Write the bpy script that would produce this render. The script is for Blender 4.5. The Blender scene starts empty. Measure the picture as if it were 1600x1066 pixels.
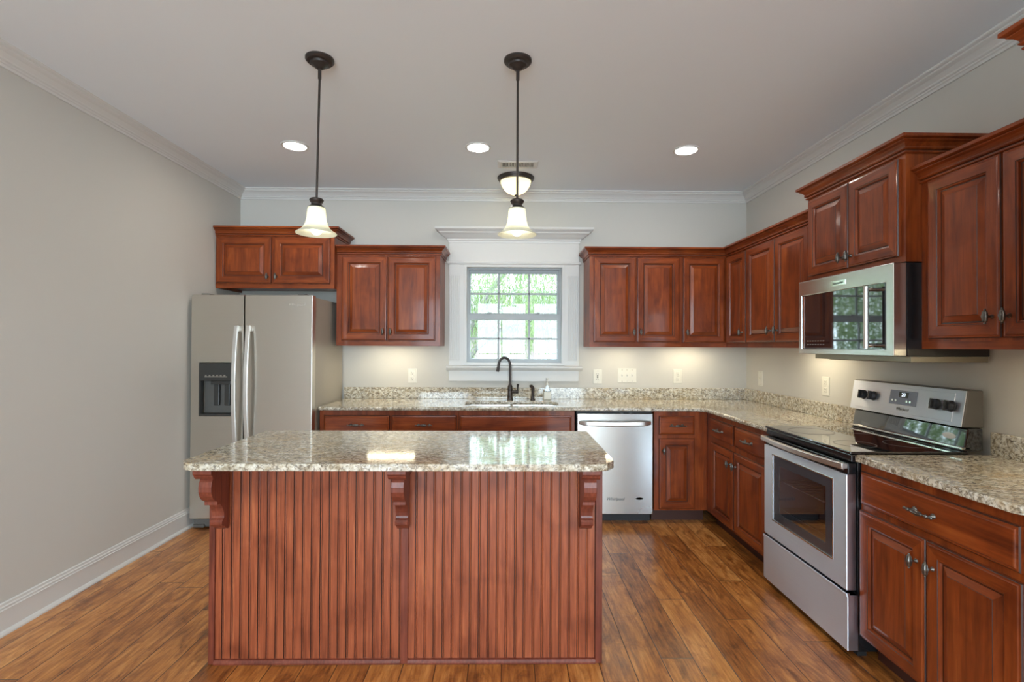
import bpy, bmesh, math, random
from mathutils import Vector, Matrix
random.seed(7)
PI = math.pi
scene = bpy.context.scene
COL = scene.collection

# ------------------------------------------------------------------ camera
H = 1.395
yaw, pit, rol = 10.5/796, 7.5/796, 0.0047
F = Vector((math.sin(yaw)*math.cos(pit), math.cos(yaw)*math.cos(pit), math.sin(pit)))
R0 = Vector((math.cos(yaw), -math.sin(yaw), 0)); U0 = R0.cross(F)
R1 = R0*math.cos(rol) + U0*math.sin(rol); U1 = U0*math.cos(rol) - R0*math.sin(rol)
cam_data = bpy.data.cameras.new('camera'); cam = bpy.data.objects.new('camera', cam_data); COL.objects.link(cam)
cam.matrix_world = Matrix(((R1.x, U1.x, -F.x, 0), (R1.y, U1.y, -F.y, 0), (R1.z, U1.z, -F.z, H), (0, 0, 0, 1)))
cam_data.lens = 796/1600*36; cam_data.sensor_width = 36; cam_data.sensor_fit = 'HORIZONTAL'
cam_data.clip_start = 0.05; cam_data.clip_end = 200
scene.camera = cam

# ------------------------------------------------------------------ exposure, sky, sun
scene.view_settings.view_transform = 'Standard'
scene.view_settings.look = 'None'
scene.view_settings.gamma = 1
scene.view_settings.use_curve_mapping = False
scene.view_settings.exposure = 1.58
world = bpy.data.worlds.new('sky'); scene.world = world; world.use_nodes = True
wn = world.node_tree; bg = wn.nodes['Background']
bg.inputs['Color'].default_value = (0.69, 0.87, 1.0, 1)
bg.inputs['Strength'].default_value = 4.5
sun_data = bpy.data.lights.new('sun', 'SUN'); sun_data.energy = 2.0; sun_data.angle = 0.01; sun_data.color = (1, .96, .9)
sun = bpy.data.objects.new('sun', sun_data); COL.objects.link(sun)
sun.rotation_euler = (math.radians(38), 0, math.radians(-25))      # high, from behind the camera
def portal(loc, rot, sx, sy):
    d = bpy.data.lights.new('window_portal', 'AREA'); d.shape = 'RECTANGLE'; d.size = sx; d.size_y = sy
    d.cycles.is_portal = True
    o = bpy.data.objects.new('window_portal', d); COL.objects.link(o); o.location = loc; o.rotation_euler = rot
portal((0.08, 4.80, 1.68), (-PI/2, 0, 0), .9, .9)
REAR = -4.2
for wx in (-1.6, -.1, 1.4):
    portal((wx, REAR-.12, 1.32), (PI/2, 0, 0), 1.36, 2.5)

LIGHT = dict(recessed=36, bulb=4.0, flush=32, under=9.0)

# ------------------------------------------------------------------ materials
def new_mat(name):
    m = bpy.data.materials.new(name); m.use_nodes = True
    nt = m.node_tree; return m, nt, nt.nodes['Principled BSDF']
def sset(b, **k):
    for n, v in k.items():
        b.inputs[n.replace('_', ' ')].default_value = v
def plain(name, col, rough=.5, metal=0, coat=0, bump=0, bscale=200, spec=.5):
    m, nt, b = new_mat(name)
    b.inputs['Base Color'].default_value = (*col, 1); b.inputs['Roughness'].default_value = rough
    b.inputs['Metallic'].default_value = metal; b.inputs['Coat Weight'].default_value = coat
    b.inputs['Specular IOR Level'].default_value = spec
    n = nt.nodes.new('ShaderNodeTexNoise'); n.inputs['Scale'].default_value = bscale
    tc = nt.nodes.new('ShaderNodeTexCoord'); nt.links.new(tc.outputs['Object'], n.inputs['Vector'])
    if bump:
        bm_ = nt.nodes.new('ShaderNodeBump'); bm_.inputs['Strength'].default_value = bump; bm_.inputs['Distance'].default_value = .002
        nt.links.new(n.outputs['Fac'], bm_.inputs['Height']); nt.links.new(bm_.outputs['Normal'], b.inputs['Normal'])
    return m
def ramp(nt, stops):
    r = nt.nodes.new('ShaderNodeValToRGB'); e = r.color_ramp.elements
    while len(e) < len(stops): e.new(.5)
    for i, (p, c) in enumerate(stops):
        e[i].position = p; e[i].color = (*c, 1)
    return r
def math_n(nt, op, a, b=None, c=None):
    n = nt.nodes.new('ShaderNodeMath'); n.operation = op
    for i, x in enumerate((a, b, c)):
        if x is None: continue
        if isinstance(x, (int, float)): n.inputs[i].default_value = x
        else: nt.links.new(x, n.inputs[i])
    return n.outputs[0]
def mixc(nt, fac, a, b, mode='MIX'):
    n = nt.nodes.new('ShaderNodeMix'); n.data_type = 'RGBA'; n.blend_type = mode
    for i, x in ((0, fac), (6, a), (7, b)):
        if isinstance(x, (int, float)): n.inputs[i].default_value = x
        elif isinstance(x, tuple): n.inputs[i].default_value = (*x, 1)
        else: nt.links.new(x, n.inputs[i])
    return n.outputs[2]
def noise(nt, vec, scale, detail=4, rough=.5, dist=0):
    n = nt.nodes.new('ShaderNodeTexNoise'); nt.links.new(vec, n.inputs['Vector'])
    n.inputs['Scale'].default_value = scale; n.inputs['Detail'].default_value = detail
    n.inputs['Roughness'].default_value = rough; n.inputs['Distortion'].default_value = dist
    return n.outputs['Fac']
def mapping(nt, vec, sc):
    n = nt.nodes.new('ShaderNodeMapping'); nt.links.new(vec, n.inputs['Vector']); n.inputs['Scale'].default_value = sc
    return n.outputs[0]

def wood(name, horizontal=False, cols=None, w=(.68, .32)):
    m, nt, b = new_mat(name)
    tc = nt.nodes.new('ShaderNodeTexCoord'); oi = nt.nodes.new('ShaderNodeObjectInfo')
    off = math_n(nt, 'MULTIPLY', oi.outputs['Random'], 37.0)
    comb = nt.nodes.new('ShaderNodeCombineXYZ')
    for i in range(3): nt.links.new(off, comb.inputs[i])
    va = nt.nodes.new('ShaderNodeVectorMath'); va.operation = 'ADD'
    nt.links.new(tc.outputs['Object'], va.inputs[0]); nt.links.new(comb.outputs[0], va.inputs[1])
    v = va.outputs[0]
    if horizontal: s1, s2 = (1.2, 8, 8), (5, 110, 110)
    else: s1, s2 = (8, 8, 1.2), (110, 110, 5)
    n1 = noise(nt, mapping(nt, v, s1), 1.6, 5, .55, .9)
    n2 = noise(nt, mapping(nt, v, s2), 1.0, 3, .6, .2)
    n3 = noise(nt, v, 5.0, 3, .5, .3)
    f = math_n(nt, 'ADD', math_n(nt, 'MULTIPLY', n1, w[0]), math_n(nt, 'MULTIPLY', n2, w[1]))
    cols = cols or [(.085, .016, .005), (.185, .036, .008), (.27, .055, .011), (.38, .098, .021)]
    r = ramp(nt, list(zip((.28, .43, .56, .72), cols)))
    nt.links.new(f, r.inputs['Fac'])
    r3 = ramp(nt, [(.30, (.62, .55, .52)), (.48, (1, 1, 1))]); nt.links.new(n3, r3.inputs['Fac'])
    c = mixc(nt, .8, r.outputs[0], r3.outputs[0], 'MULTIPLY')
    nt.links.new(c, b.inputs['Base Color'])
    sset(b, Roughness=.38, Coat_Weight=.30, Coat_Roughness=.10, Specular_IOR_Level=.22)
    bp = nt.nodes.new('ShaderNodeBump'); bp.inputs['Strength'].default_value = .12; bp.inputs['Distance'].default_value = .001
    nt.links.new(n2, bp.inputs['Height']); nt.links.new(bp.outputs['Normal'], b.inputs['Normal'])
    return m

def granite():
    m, nt, b = new_mat('speckled_granite')
    tc = nt.nodes.new('ShaderNodeTexCoord'); v = tc.outputs['Object']
    vs = mapping(nt, v, (1, 1.35, 1.35))
    base = ramp(nt, [(.36, (.34, .28, .19)), (.47, (.55, .49, .37)), (.60, (.76, .73, .63))])
    nt.links.new(noise(nt, vs, 38, 5, .6, .5), base.inputs['Fac'])
    gold = ramp(nt, [(.50, (0, 0, 0)), (.66, (1, 1, 1))]); nt.links.new(noise(nt, vs, 5, 3, .5, .5), gold.inputs['Fac'])
    c = mixc(nt, math_n(nt, 'MULTIPLY', gold.outputs[0], .45), base.outputs[0], (.50, .34, .15))
    veins = ramp(nt, [(.455, (0, 0, 0)), (.485, (1, 1, 1)), (.505, (1, 1, 1)), (.535, (0, 0, 0))])
    nt.links.new(noise(nt, vs, 34, 4, .6, .7), veins.inputs['Fac'])
    mask = ramp(nt, [(.44, (0, 0, 0)), (.52, (1, 1, 1))]); nt.links.new(noise(nt, vs, 20, 3, .55, .3), mask.inputs['Fac'])
    fac = math_n(nt, 'MULTIPLY', veins.outputs[0], mask.outputs[0])
    c = mixc(nt, math_n(nt, 'MULTIPLY', fac, .82), c, (.11, .08, .055))
    sp = ramp(nt, [(.57, (0, 0, 0)), (.62, (1, 1, 1))]); nt.links.new(noise(nt, v, 80, 2, .55, .4), sp.inputs['Fac'])
    c = mixc(nt, math_n(nt, 'MULTIPLY', sp.outputs[0], .62), c, (.10, .07, .045))
    nt.links.new(c, b.inputs['Base Color'])
    sset(b, Roughness=.09, Specular_IOR_Level=.6, Coat_Weight=.25, Coat_Roughness=.03)
    return m

def floor_mat():
    m, nt, b = new_mat('hand_scraped_hickory')
    tc = nt.nodes.new('ShaderNodeTexCoord'); sp = nt.nodes.new('ShaderNodeSeparateXYZ'); nt.links.new(tc.outputs['Object'], sp.inputs[0])
    W, L = .143, 1.15
    u = math_n(nt, 'DIVIDE', math_n(nt, 'ADD', sp.outputs[0], 20.03), W); row = math_n(nt, 'FLOOR', u); fu = math_n(nt, 'FRACT', u)
    wn_ = nt.nodes.new('ShaderNodeTexWhiteNoise'); wn_.noise_dimensions = '1D'; nt.links.new(row, wn_.inputs['W'])
    vv = math_n(nt, 'ADD', math_n(nt, 'DIVIDE', math_n(nt, 'ADD', sp.outputs[1], 20), L), math_n(nt, 'MULTIPLY', wn_.outputs['Value'], 5.0))
    pl = math_n(nt, 'FLOOR', vv); fv = math_n(nt, 'FRACT', vv)
    cmb = nt.nodes.new('ShaderNodeCombineXYZ'); nt.links.new(row, cmb.inputs[0]); nt.links.new(pl, cmb.inputs[1])
    w2 = nt.nodes.new('ShaderNodeTexWhiteNoise'); w2.noise_dimensions = '2D'; nt.links.new(cmb.outputs[0], w2.inputs['Vector'])
    pid = w2.outputs['Value']
    off = nt.nodes.new('ShaderNodeCombineXYZ')
    nt.links.new(math_n(nt, 'MULTIPLY', pid, 9.0), off.inputs[0]); nt.links.new(math_n(nt, 'MULTIPLY', pid, 31.0), off.inputs[1]); nt.links.new(math_n(nt, 'MULTIPLY', pid, 17.0), off.inputs[2])
    va = nt.nodes.new('ShaderNodeVectorMath'); va.operation = 'ADD'; nt.links.new(tc.outputs['Object'], va.inputs[0]); nt.links.new(off.outputs[0], va.inputs[1])
    v = va.outputs[0]
    g1 = noise(nt, mapping(nt, v, (9, 1.5, 9)), 1.5, 6, .62, 1.6)
    g2 = noise(nt, mapping(nt, v, (90, 7, 20)), 1.0, 3, .6, .3)
    blot = noise(nt, mapping(nt, v, (7, 3.0, 4)), 1.5, 5, .65, 1.2)
    f = math_n(nt, 'ADD', math_n(nt, 'ADD', math_n(nt, 'MULTIPLY', g1, .5), math_n(nt, 'MULTIPLY', g2, .38)), math_n(nt, 'MULTIPLY', math_n(nt, 'SUBTRACT', pid, .5), .16))
    f = math_n(nt, 'ADD', f, .06)
    r = ramp(nt, [(.32, (.14, .045, .011)), (.44, (.36, .125, .027)), (.54, (.55, .215, .048)), (.68, (.76, .37, .115))])
    nt.links.new(f, r.inputs['Fac'])
    br = ramp(nt, [(.34, (.20, .15, .12)), (.42, (.62, .50, .42)), (.52, (1, 1, 1))]); nt.links.new(blot, br.inputs['Fac'])
    c = mixc(nt, .62, r.outputs[0], br.outputs[0], 'MULTIPLY')
    e1 = math_n(nt, 'MINIMUM', fu, math_n(nt, 'SUBTRACT', 1.0, fu)); e1 = math_n(nt, 'MULTIPLY', e1, W)
    e2 = math_n(nt, 'MULTIPLY', math_n(nt, 'MINIMUM', fv, math_n(nt, 'SUBTRACT', 1.0, fv)), L)
    e = math_n(nt, 'MINIMUM', e1, e2)
    seam = nt.nodes.new('ShaderNodeMapRange'); nt.links.new(e, seam.inputs[0])
    seam.inputs[1].default_value = .0008; seam.inputs[2].default_value = .0028
    c = mixc(nt, seam.outputs[0], (.03, .012, .006), c)
    nt.links.new(c, b.inputs['Base Color'])
    scr = noise(nt, mapping(nt, v, (7, 40, 5)), 1.0, 3, .6, 1.5)
    rr = math_n(nt, 'ADD', .24, math_n(nt, 'MULTIPLY', g1, .16)); nt.links.new(rr, b.inputs['Roughness'])
    h = math_n(nt, 'ADD', math_n(nt, 'MULTIPLY', scr, .8), math_n(nt, 'MULTIPLY', g2, .25))
    h = math_n(nt, 'ADD', h, math_n(nt, 'MULTIPLY', seam.outputs[0], 1.0))
    bp = nt.nodes.new('ShaderNodeBump'); bp.inputs['Strength'].default_value = .5; bp.inputs['Distance'].default_value = .003
    nt.links.new(h, bp.inputs['Height']); nt.links.new(bp.outputs['Normal'], b.inputs['Normal'])
    sset(b, Coat_Weight=.3, Coat_Roughness=.2)
    return m

def steel(name, col=(.52, .51, .48), rough=.30, aniso=.75, metal=1.0):
    m, nt, b = new_mat(name)
    tc = nt.nodes.new('ShaderNodeTexCoord')
    n = noise(nt, mapping(nt, tc.outputs['Object'], (1.5, 1.5, 900)), 1.0, 2, .5)
    cl = noise(nt, tc.outputs['Object'], 3.0, 3, .5)
    nt.links.new(math_n(nt, 'ADD', rough-.04, math_n(nt, 'MULTIPLY', cl, .02)), b.inputs['Roughness'])
    c = mixc(nt, n, tuple(x*.94 for x in col), tuple(min(1, x*1.05) for x in col)); nt.links.new(c, b.inputs['Base Color'])
    b.inputs['Metallic'].default_value = metal; b.inputs['Anisotropic'].default_value = aniso; b.inputs['Anisotropic Rotation'].default_value = 0
    tg = nt.nodes.new('ShaderNodeCombineXYZ'); tg.inputs[2].default_value = 1.0      # brushed level, so glints stretch upright
    nt.links.new(tg.outputs[0], b.inputs['Tangent'])
    return m

def emit(name, col, s):
    m, nt, b = new_mat(name)
    b.inputs['Base Color'].default_value = (*col, 1); b.inputs['Emission Color'].default_value = (*col, 1); b.inputs['Emission Strength'].default_value = s
    return m
def glass_thin(name, tint=(1, 1, 1), refl=.08):
    m = bpy.data.materials.new(name); m.use_nodes = True; nt = m.node_tree; nt.nodes.clear()
    out = nt.nodes.new('ShaderNodeOutputMaterial'); tr = nt.nodes.new('ShaderNodeBsdfTransparent'); tr.inputs[0].default_value = (*tint, 1)
    gl = nt.nodes.new('ShaderNodeBsdfGlossy'); gl.inputs['Roughness'].default_value = .01
    mx = nt.nodes.new('ShaderNodeMixShader'); fr = nt.nodes.new('ShaderNodeFresnel'); fr.inputs[0].default_value = 1.5
    nt.links.new(math_n(nt, 'MULTIPLY', fr.outputs[0], refl/.04), mx.inputs[0])
    nt.links.new(tr.outputs[0], mx.inputs[1]); nt.links.new(gl.outputs[0], mx.inputs[2]); nt.links.new(mx.outputs[0], out.inputs[0])
    return m
def shade_glass(name, col, rough=.4):
    m = bpy.data.materials.new(name); m.use_nodes = True; nt = m.node_tree; nt.nodes.clear()
    out = nt.nodes.new('ShaderNodeOutputMaterial')
    tl = nt.nodes.new('ShaderNodeBsdfTranslucent'); df = nt.nodes.new('ShaderNodeBsdfDiffuse'); gl = nt.nodes.new('ShaderNodeBsdfGlossy')
    tc = nt.nodes.new('ShaderNodeTexCoord'); nz = noise(nt, tc.outputs['Object'], 14, 3, .5, .8)
    c = mixc(nt, nz, tuple(x*.86 for x in col), col)
    for n in (tl, df): nt.links.new(c, n.inputs[0])
    gl.inputs['Roughness'].default_value = .15
    m1 = nt.nodes.new('ShaderNodeMixShader'); m1.inputs[0].default_value = .5
    nt.links.new(tl.outputs[0], m1.inputs[1]); nt.links.new(df.outputs[0], m1.inputs[2])
    m2 = nt.nodes.new('ShaderNodeMixShader'); m2.inputs[0].default_value = .05
    nt.links.new(m1.outputs[0], m2.inputs[1]); nt.links.new(gl.outputs[0], m2.inputs[2]); nt.links.new(m2.outputs[0], out.inputs[0])
    return m

WV = wood('cherry_wood_upright_grain'); WH = wood('cherry_wood_level_grain', True)
WI = wood('cherry_wood_island', False, [(.15, .034, .015), (.26, .064, .026), (.36, .093, .038), (.50, .155, .062)], (.45, .55))
WC = wood('cherry_wood_moulding', False, [(.085, .020, .012), (.15, .036, .020), (.21, .050, .027), (.29, .080, .044)], (.5, .5))
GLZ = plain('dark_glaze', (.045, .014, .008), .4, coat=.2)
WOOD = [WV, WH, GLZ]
GRAN = granite(); FLOOR = floor_mat()
WALLM = plain('greige_wall_paint', (.615, .595, .545), .75, bump=.05, bscale=300, spec=.25)
CEILM = plain('ceiling_paint', (.84, .89, .93), .85, bump=.05, bscale=250, spec=.2)
TRIMM = plain('white_trim_paint', (.70, .69, .66), .38)
STEEL = steel('brushed_stainless'); STEELF = steel('satin_fridge_steel', (.68, .65, .59), .36, .7)
STEELB = steel('bright_range_steel', (.82, .87, 1.0), .5, .9)
STEELM = steel('microwave_steel', (.62, .61, .58), .28, .6)
CHROME = plain('polished_steel', (.75, .74, .72), .12, 1)
BLACK = plain('black_enamel', (.012, .012, .013), .18, coat=.3)
BLACKM = plain('black_plastic', (.02, .02, .021), .45)
BGLASS = plain('black_glass', (.010, .010, .012), .03, coat=1.0, spec=.8)
GREYP = plain('grey_plastic', (.11, .105, .095), .4)
DKGREY = plain('dark_dispenser_plastic', (.035, .034, .031), .35)
BRONZE = plain('oil_rubbed_bronze', (.055, .045, .04), .38, .6)
PEWTER = plain('aged_pewter', (.16, .15, .135), .34, .9)
SIDEG = plain('fridge_side_paint', (.42, .39, .33), .45, bump=.2, bscale=500)
PLATE = plain('ivory_plastic', (.74, .72, .64), .35)
SLOT = plain('slot_dark', (.05, .045, .04), .6)
VINYL = plain('window_vinyl', (.37, .395, .40), .4)
GLASS = glass_thin('window_glass')
OVENG = glass_thin('oven_door_glass', (.45, .45, .50), .02)
TAN = plain('hood_underside_metal', (.30, .27, .20), .35, .6)
LIGHTM = emit('recessed_lens', (1, .94, .86), LIGHT['recessed'])
BULBM = emit('bulb_glow', (1, .93, .78), LIGHT['bulb'])
FLUSHM = emit('flush_bulb', (1, .82, .58), LIGHT['flush'])
UNDERM = emit('under_cabinet_lens', (1, .88, .62), LIGHT['under'])
SHADEM = shade_glass('alabaster_glass', (.92, .92, .80))

# ------------------------------------------------------------------ mesh helpers
class MB:
    def __init__(s): s.v = []; s.f = []; s.m = []
    def add(s, vs, fs, mat=0):
        o = len(s.v); s.v += [tuple(p) for p in vs]
        for i, f in enumerate(fs):
            s.f.append(tuple(o+j for j in f)); s.m.append(mat[i] if isinstance(mat, (list, tuple)) else mat)
        return s
    def box(s, x0, x1, y0, y1, z0, z1, mat=0):
        vs = [(x0, y0, z0), (x1, y0, z0), (x1, y1, z0), (x0, y1, z0), (x0, y0, z1), (x1, y0, z1), (x1, y1, z1), (x0, y1, z1)]
        return s.add(vs, [(0, 3, 2, 1), (4, 5, 6, 7), (0, 1, 5, 4), (1, 2, 6, 5), (2, 3, 7, 6), (3, 0, 4, 7)], mat)
    def hexa(s, pts, mat=0):       # 8 points in the order of box
        return s.add(pts, [(0, 3, 2, 1), (4, 5, 6, 7), (0, 1, 5, 4), (1, 2, 6, 5), (2, 3, 7, 6), (3, 0, 4, 7)], mat)
    def rings(s, rects, cap=True, mats=None, capmat=0):
        """rects: list of (x0,x1,z0,z1,y); quads between following rectangles; mats per strip: int or (side, toprail)"""
        o = len(s.v)
        for (x0, x1, z0, z1, y) in rects: s.v += [(x0, y, z0), (x1, y, z0), (x1, y, z1), (x0, y, z1)]
        for k in range(len(rects)-1):
            a = o+4*k; b = a+4; mt = mats[k] if mats else 0
            ms, mr = mt if isinstance(mt, tuple) else (mt, mt)
            for i in range(4):
                j = (i+1) % 4; s.f.append((a+i, a+j, b+j, b+i)); s.m.append(mr if i in (0, 2) else ms)
        if cap:
            b = o+4*(len(rects)-1); s.f.append((b, b+1, b+2, b+3)); s.m.append(capmat)
        return s
    def plate_hole(s, x0, x1, z0, z1, yf, yb, hx0, hx1, hz0, hz1, mat=0):
        """slab in the xz plane with a rectangular through hole"""
        O = [(x0, z0), (x1, z0), (x1, z1), (x0, z1)]; I = [(hx0, hz0), (hx1, hz0), (hx1, hz1), (hx0, hz1)]
        vs = [(x, yf, z) for x, z in O] + [(x, yf, z) for x, z in I] + [(x, yb, z) for x, z in O] + [(x, yb, z) for x, z in I]
        fs = []
        for i in range(4):
            j = (i+1) % 4
            fs += [(i, j, 4+j, 4+i), (8+j, 8+i, 12+i, 12+j), (j, i, 8+i, 8+j), (4+i, 4+j, 12+j, 12+i)]
        return s.add(vs, fs, mat)
    def lathe(s, prof, c=(0, 0, 0), seg=32, axis='Z', mat=0, closed=True):
        o = len(s.v); n = len(prof)
        for i in range(seg):
            a = 2*PI*i/seg
            for r, h in prof:
                p = (r*math.cos(a), r*math.sin(a), h)
                if axis == 'Y': p = (r*math.cos(a), h, r*math.sin(a))
                if axis == 'X': p = (h, r*math.cos(a), r*math.sin(a))
                s.v.append((c[0]+p[0], c[1]+p[1], c[2]+p[2]))
        for i in range(seg):
            j = (i+1) % seg
            for k in range(n-1):
                s.f.append((o+i*n+k, o+j*n+k, o+j*n+k+1, o+i*n+k+1)); s.m.append(mat)
        return s
    def tube(s, pts, rad, seg=12, mat=0, cap=True):
        pts = [Vector(p) for p in pts]; n = len(pts); o = len(s.v)
        rad = rad if isinstance(rad, (list, tuple)) else [rad]*n
        t = (pts[1]-pts[0]).normalized(); up = Vector((0, 0, 1)) if abs(t.z) < .9 else Vector((1, 0, 0))
        nrm = (up - t*up.dot(t)).normalized()
        for i, p in enumerate(pts):
            tt = (pts[min(i+1, n-1)]-pts[max(i-1, 0)]).normalized()
            nrm = (nrm - tt*nrm.dot(tt)).normalized(); bn = tt.cross(nrm)
            for k in range(seg):
                a = 2*PI*k/seg; s.v.append(tuple(p + (nrm*math.cos(a)+bn*math.sin(a))*rad[i]))
        for i in range(n-1):
            for k in range(seg):
                l = (k+1) % seg; s.f.append((o+i*seg+k, o+i*seg+l, o+(i+1)*seg+l, o+(i+1)*seg+k)); s.m.append(mat)
        if cap:
            s.f.append(tuple(o+k for k in reversed(range(seg)))); s.m.append(mat)
            s.f.append(tuple(o+(n-1)*seg+k for k in range(seg))); s.m.append(mat)
        return s
    def prism(s, poly, a0, a1, axis='Z', mat=0):
        """poly 2D extruded: axis X -> poly is (y,z); Y -> (x,z); Z -> (x,y)"""
        def P(p, a): return {'X': (a, p[0], p[1]), 'Y': (p[0], a, p[1]), 'Z': (p[0], p[1], a)}[axis]
        n = len(poly); vs = [P(p, a0) for p in poly]+[P(p, a1) for p in poly]
        fs = [tuple(range(n)), tuple(reversed(range(n, 2*n)))]+[(i, n+i, n+(i+1) % n, (i+1) % n) for i in range(n)]
        return s.add(vs, fs, mat)
    def sweep(s, path, prof, side=1, closed=False, mat=0, mats=None):
        """path 2D points, prof list of (out, z) closed loop; out goes to the left of travel when side=1"""
        n = len(path); o = len(s.v); m = len(prof)
        P = [Vector(p) for p in path]
        for i in range(n):
            d1 = (P[i]-P[i-1]).normalized() if (i > 0 or closed) else None
            d2 = (P[(i+1) % n]-P[i]).normalized() if (i < n-1 or closed) else None
            d1 = d1 or d2; d2 = d2 or d1
            n1 = Vector((-d1.y, d1.x))*side; n2 = Vector((-d2.y, d2.x))*side
            mt = (n1+n2)/(1+n1.dot(n2))
            for (u, z) in prof: s.v.append((P[i].x+mt.x*u, P[i].y+mt.y*u, z))
        for i in range(n if closed else n-1):
            a = o+i*m; b = o+((i+1) % n)*m
            for k in range(m):
                l = (k+1) % m; s.f.append((a+k, b+k, b+l, a+l)); s.m.append(mats[k] if mats else mat)
        if not closed:
            s.f.append(tuple(o+k for k in range(m))); s.m.append(mat)
            s.f.append(tuple(o+(n-1)*m+k for k in reversed(range(m)))); s.m.append(mat)
        return s
    def ellip(s, c, r, seg=16, rings=10, mat=0, fn=None):
        o = len(s.v)
        for i in range(rings+1):
            th = PI*i/rings
            for k in range(seg):
                a = 2*PI*k/seg; g = fn(a, th) if fn else 1
                s.v.append((c[0]+r[0]*g*math.sin(th)*math.cos(a), c[1]+r[1]*g*math.sin(th)*math.sin(a), c[2]+r[2]*math.cos(th)))
        for i in range(rings):
            for k in range(seg):
                l = (k+1) % seg; s.f.append((o+i*seg+k, o+(i+1)*seg+k, o+(i+1)*seg+l, o+i*seg+l)); s.m.append(mat)
        return s
    def build(s, name, mats, parent=None, bevel=0, smooth=False, loc=(0, 0, 0), rot=(0, 0, 0), seg=2, ang=30):
        me = bpy.data.meshes.new(name); me.from_pydata(s.v, [], s.f)
        mats = mats if isinstance(mats, (list, tuple)) else [mats]
        for m in mats: me.materials.append(m)
        for p, m in zip(me.polygons, s.m): p.material_index = m
        bm = bmesh.new(); bm.from_mesh(me); bmesh.ops.remove_doubles(bm, verts=bm.verts, dist=1e-6)
        bmesh.ops.recalc_face_normals(bm, faces=bm.faces); bm.to_mesh(me); bm.free()
        if smooth:
            for p in me.polygons: p.use_smooth = True
            try: me.set_sharp_from_angle(angle=math.radians(ang))
            except Exception: pass
        o = bpy.data.objects.new(name, me); COL.objects.link(o)
        o.location = loc; o.rotation_euler = rot
        if parent: o.parent = parent
        if bevel:
            b = o.modifiers.new('bevel', 'BEVEL'); b.width = bevel; b.segments = seg; b.limit_method = 'ANGLE'; b.angle_limit = math.radians(40)
        return o

def tag(o, label=None, cat=None, group=None, kind=None):
    if label: o['label'] = label
    if cat: o['category'] = cat
    if group: o['group'] = group
    if kind: o['kind'] = kind
    return o
def thing(name, label, cat, loc=(0, 0, 0), rz=0, group=None):
    o = bpy.data.objects.new(name, None); COL.objects.link(o); o.empty_display_size = .1
    o.location = loc; o.rotation_euler = (0, 0, rz); return tag(o, label, cat, group)
def struct(name, loc=(0, 0, 0)):
    o = bpy.data.objects.new(name, None); COL.objects.link(o); o.location = loc; o['kind'] = 'structure'; return o
def copy_tree(o, parent=None):
    c = o.copy(); COL.objects.link(c)
    if parent: c.parent = parent
    for ch in list(o.children): copy_tree(ch, c)
    return c
def lettering(txt, size, mat, parent, loc, rot=(PI/2, 0, 0), name='lettering', ext=.0004, shear=0):
    cu = bpy.data.curves.new('t', 'FONT'); cu.body = txt; cu.size = size; cu.extrude = ext; cu.align_x = 'CENTER'; cu.align_y = 'CENTER'; cu.shear = shear
    t = bpy.data.objects.new('t', cu); COL.objects.link(t)
    bpy.context.view_layer.update()
    me = bpy.data.meshes.new_from_object(t.evaluated_get(bpy.context.evaluated_depsgraph_get()))
    bpy.data.objects.remove(t); me.materials.clear(); me.materials.append(mat)
    o = bpy.data.objects.new(name, me); COL.objects.link(o); o.parent = parent; o.location = loc; o.rotation_euler = rot
    return o

# ------------------------------------------------------------------ the room
XL, XR, YB, ZC = -2.405, 2.21, 4.64, 2.80
WX0, WX1, WZ0, WZ1 = -.375, .537, 1.218, 2.132
tag(MB().box(XL-.15, XR+.15, REAR-.15, YB+.15, -.15, 0).build('floor', FLOOR), kind='structure')
tag(MB().box(XL-.15, XR+.15, REAR-.15, YB+.15, ZC, ZC+.15).build('ceiling', CEILM), kind='structure')
tag(MB().box(XL-.15, XL, REAR-.15, YB+.15, 0, ZC).build('wall_left', WALLM), kind='structure')
tag(MB().box(XR, XR+.15, REAR-.15, YB+.15, 0, ZC).build('wall_right', WALLM), kind='structure')
tag(MB().plate_hole(XL, XR, 0, ZC, YB, YB+.15, WX0, WX1, WZ0, WZ1).build('wall_back', WALLM), kind='structure')
# unseen rear wall; its three tall windows are added to let in daylight
rw = MB()
xs = [XL, -2.30, -.92, -.79, .59, .72, 2.10, XR]
for i in range(0, 8, 2): rw.box(xs[i], xs[i+1], REAR-.15, REAR, 0, ZC)
for i in (1, 3, 5):
    rw.box(xs[i], xs[i+1], REAR-.15, REAR, 0, .08); rw.box(xs[i], xs[i+1], REAR-.15, REAR, 2.58, ZC)
tag(rw.build('wall_rear', WALLM), kind='structure')
for n, i in enumerate((1, 3, 5)):  # frames of the added windows, out of view
    x0, x1 = xs[i], xs[i+1]; w = struct('window_%d' % (n+2), ((x0+x1)/2, REAR-.1, .08)); hw = (x1-x0)/2
    MB().plate_hole(-hw, hw, 0, 2.5, -.03, .03, -hw+.05, hw-.05, .06, 2.45).box(-.02, .02, -.015, .015, .06, 2.45).box(-hw+.06, hw-.06, -.015, .015, 1.08, 1.12).build('window_frame', TRIMM, w)
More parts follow.
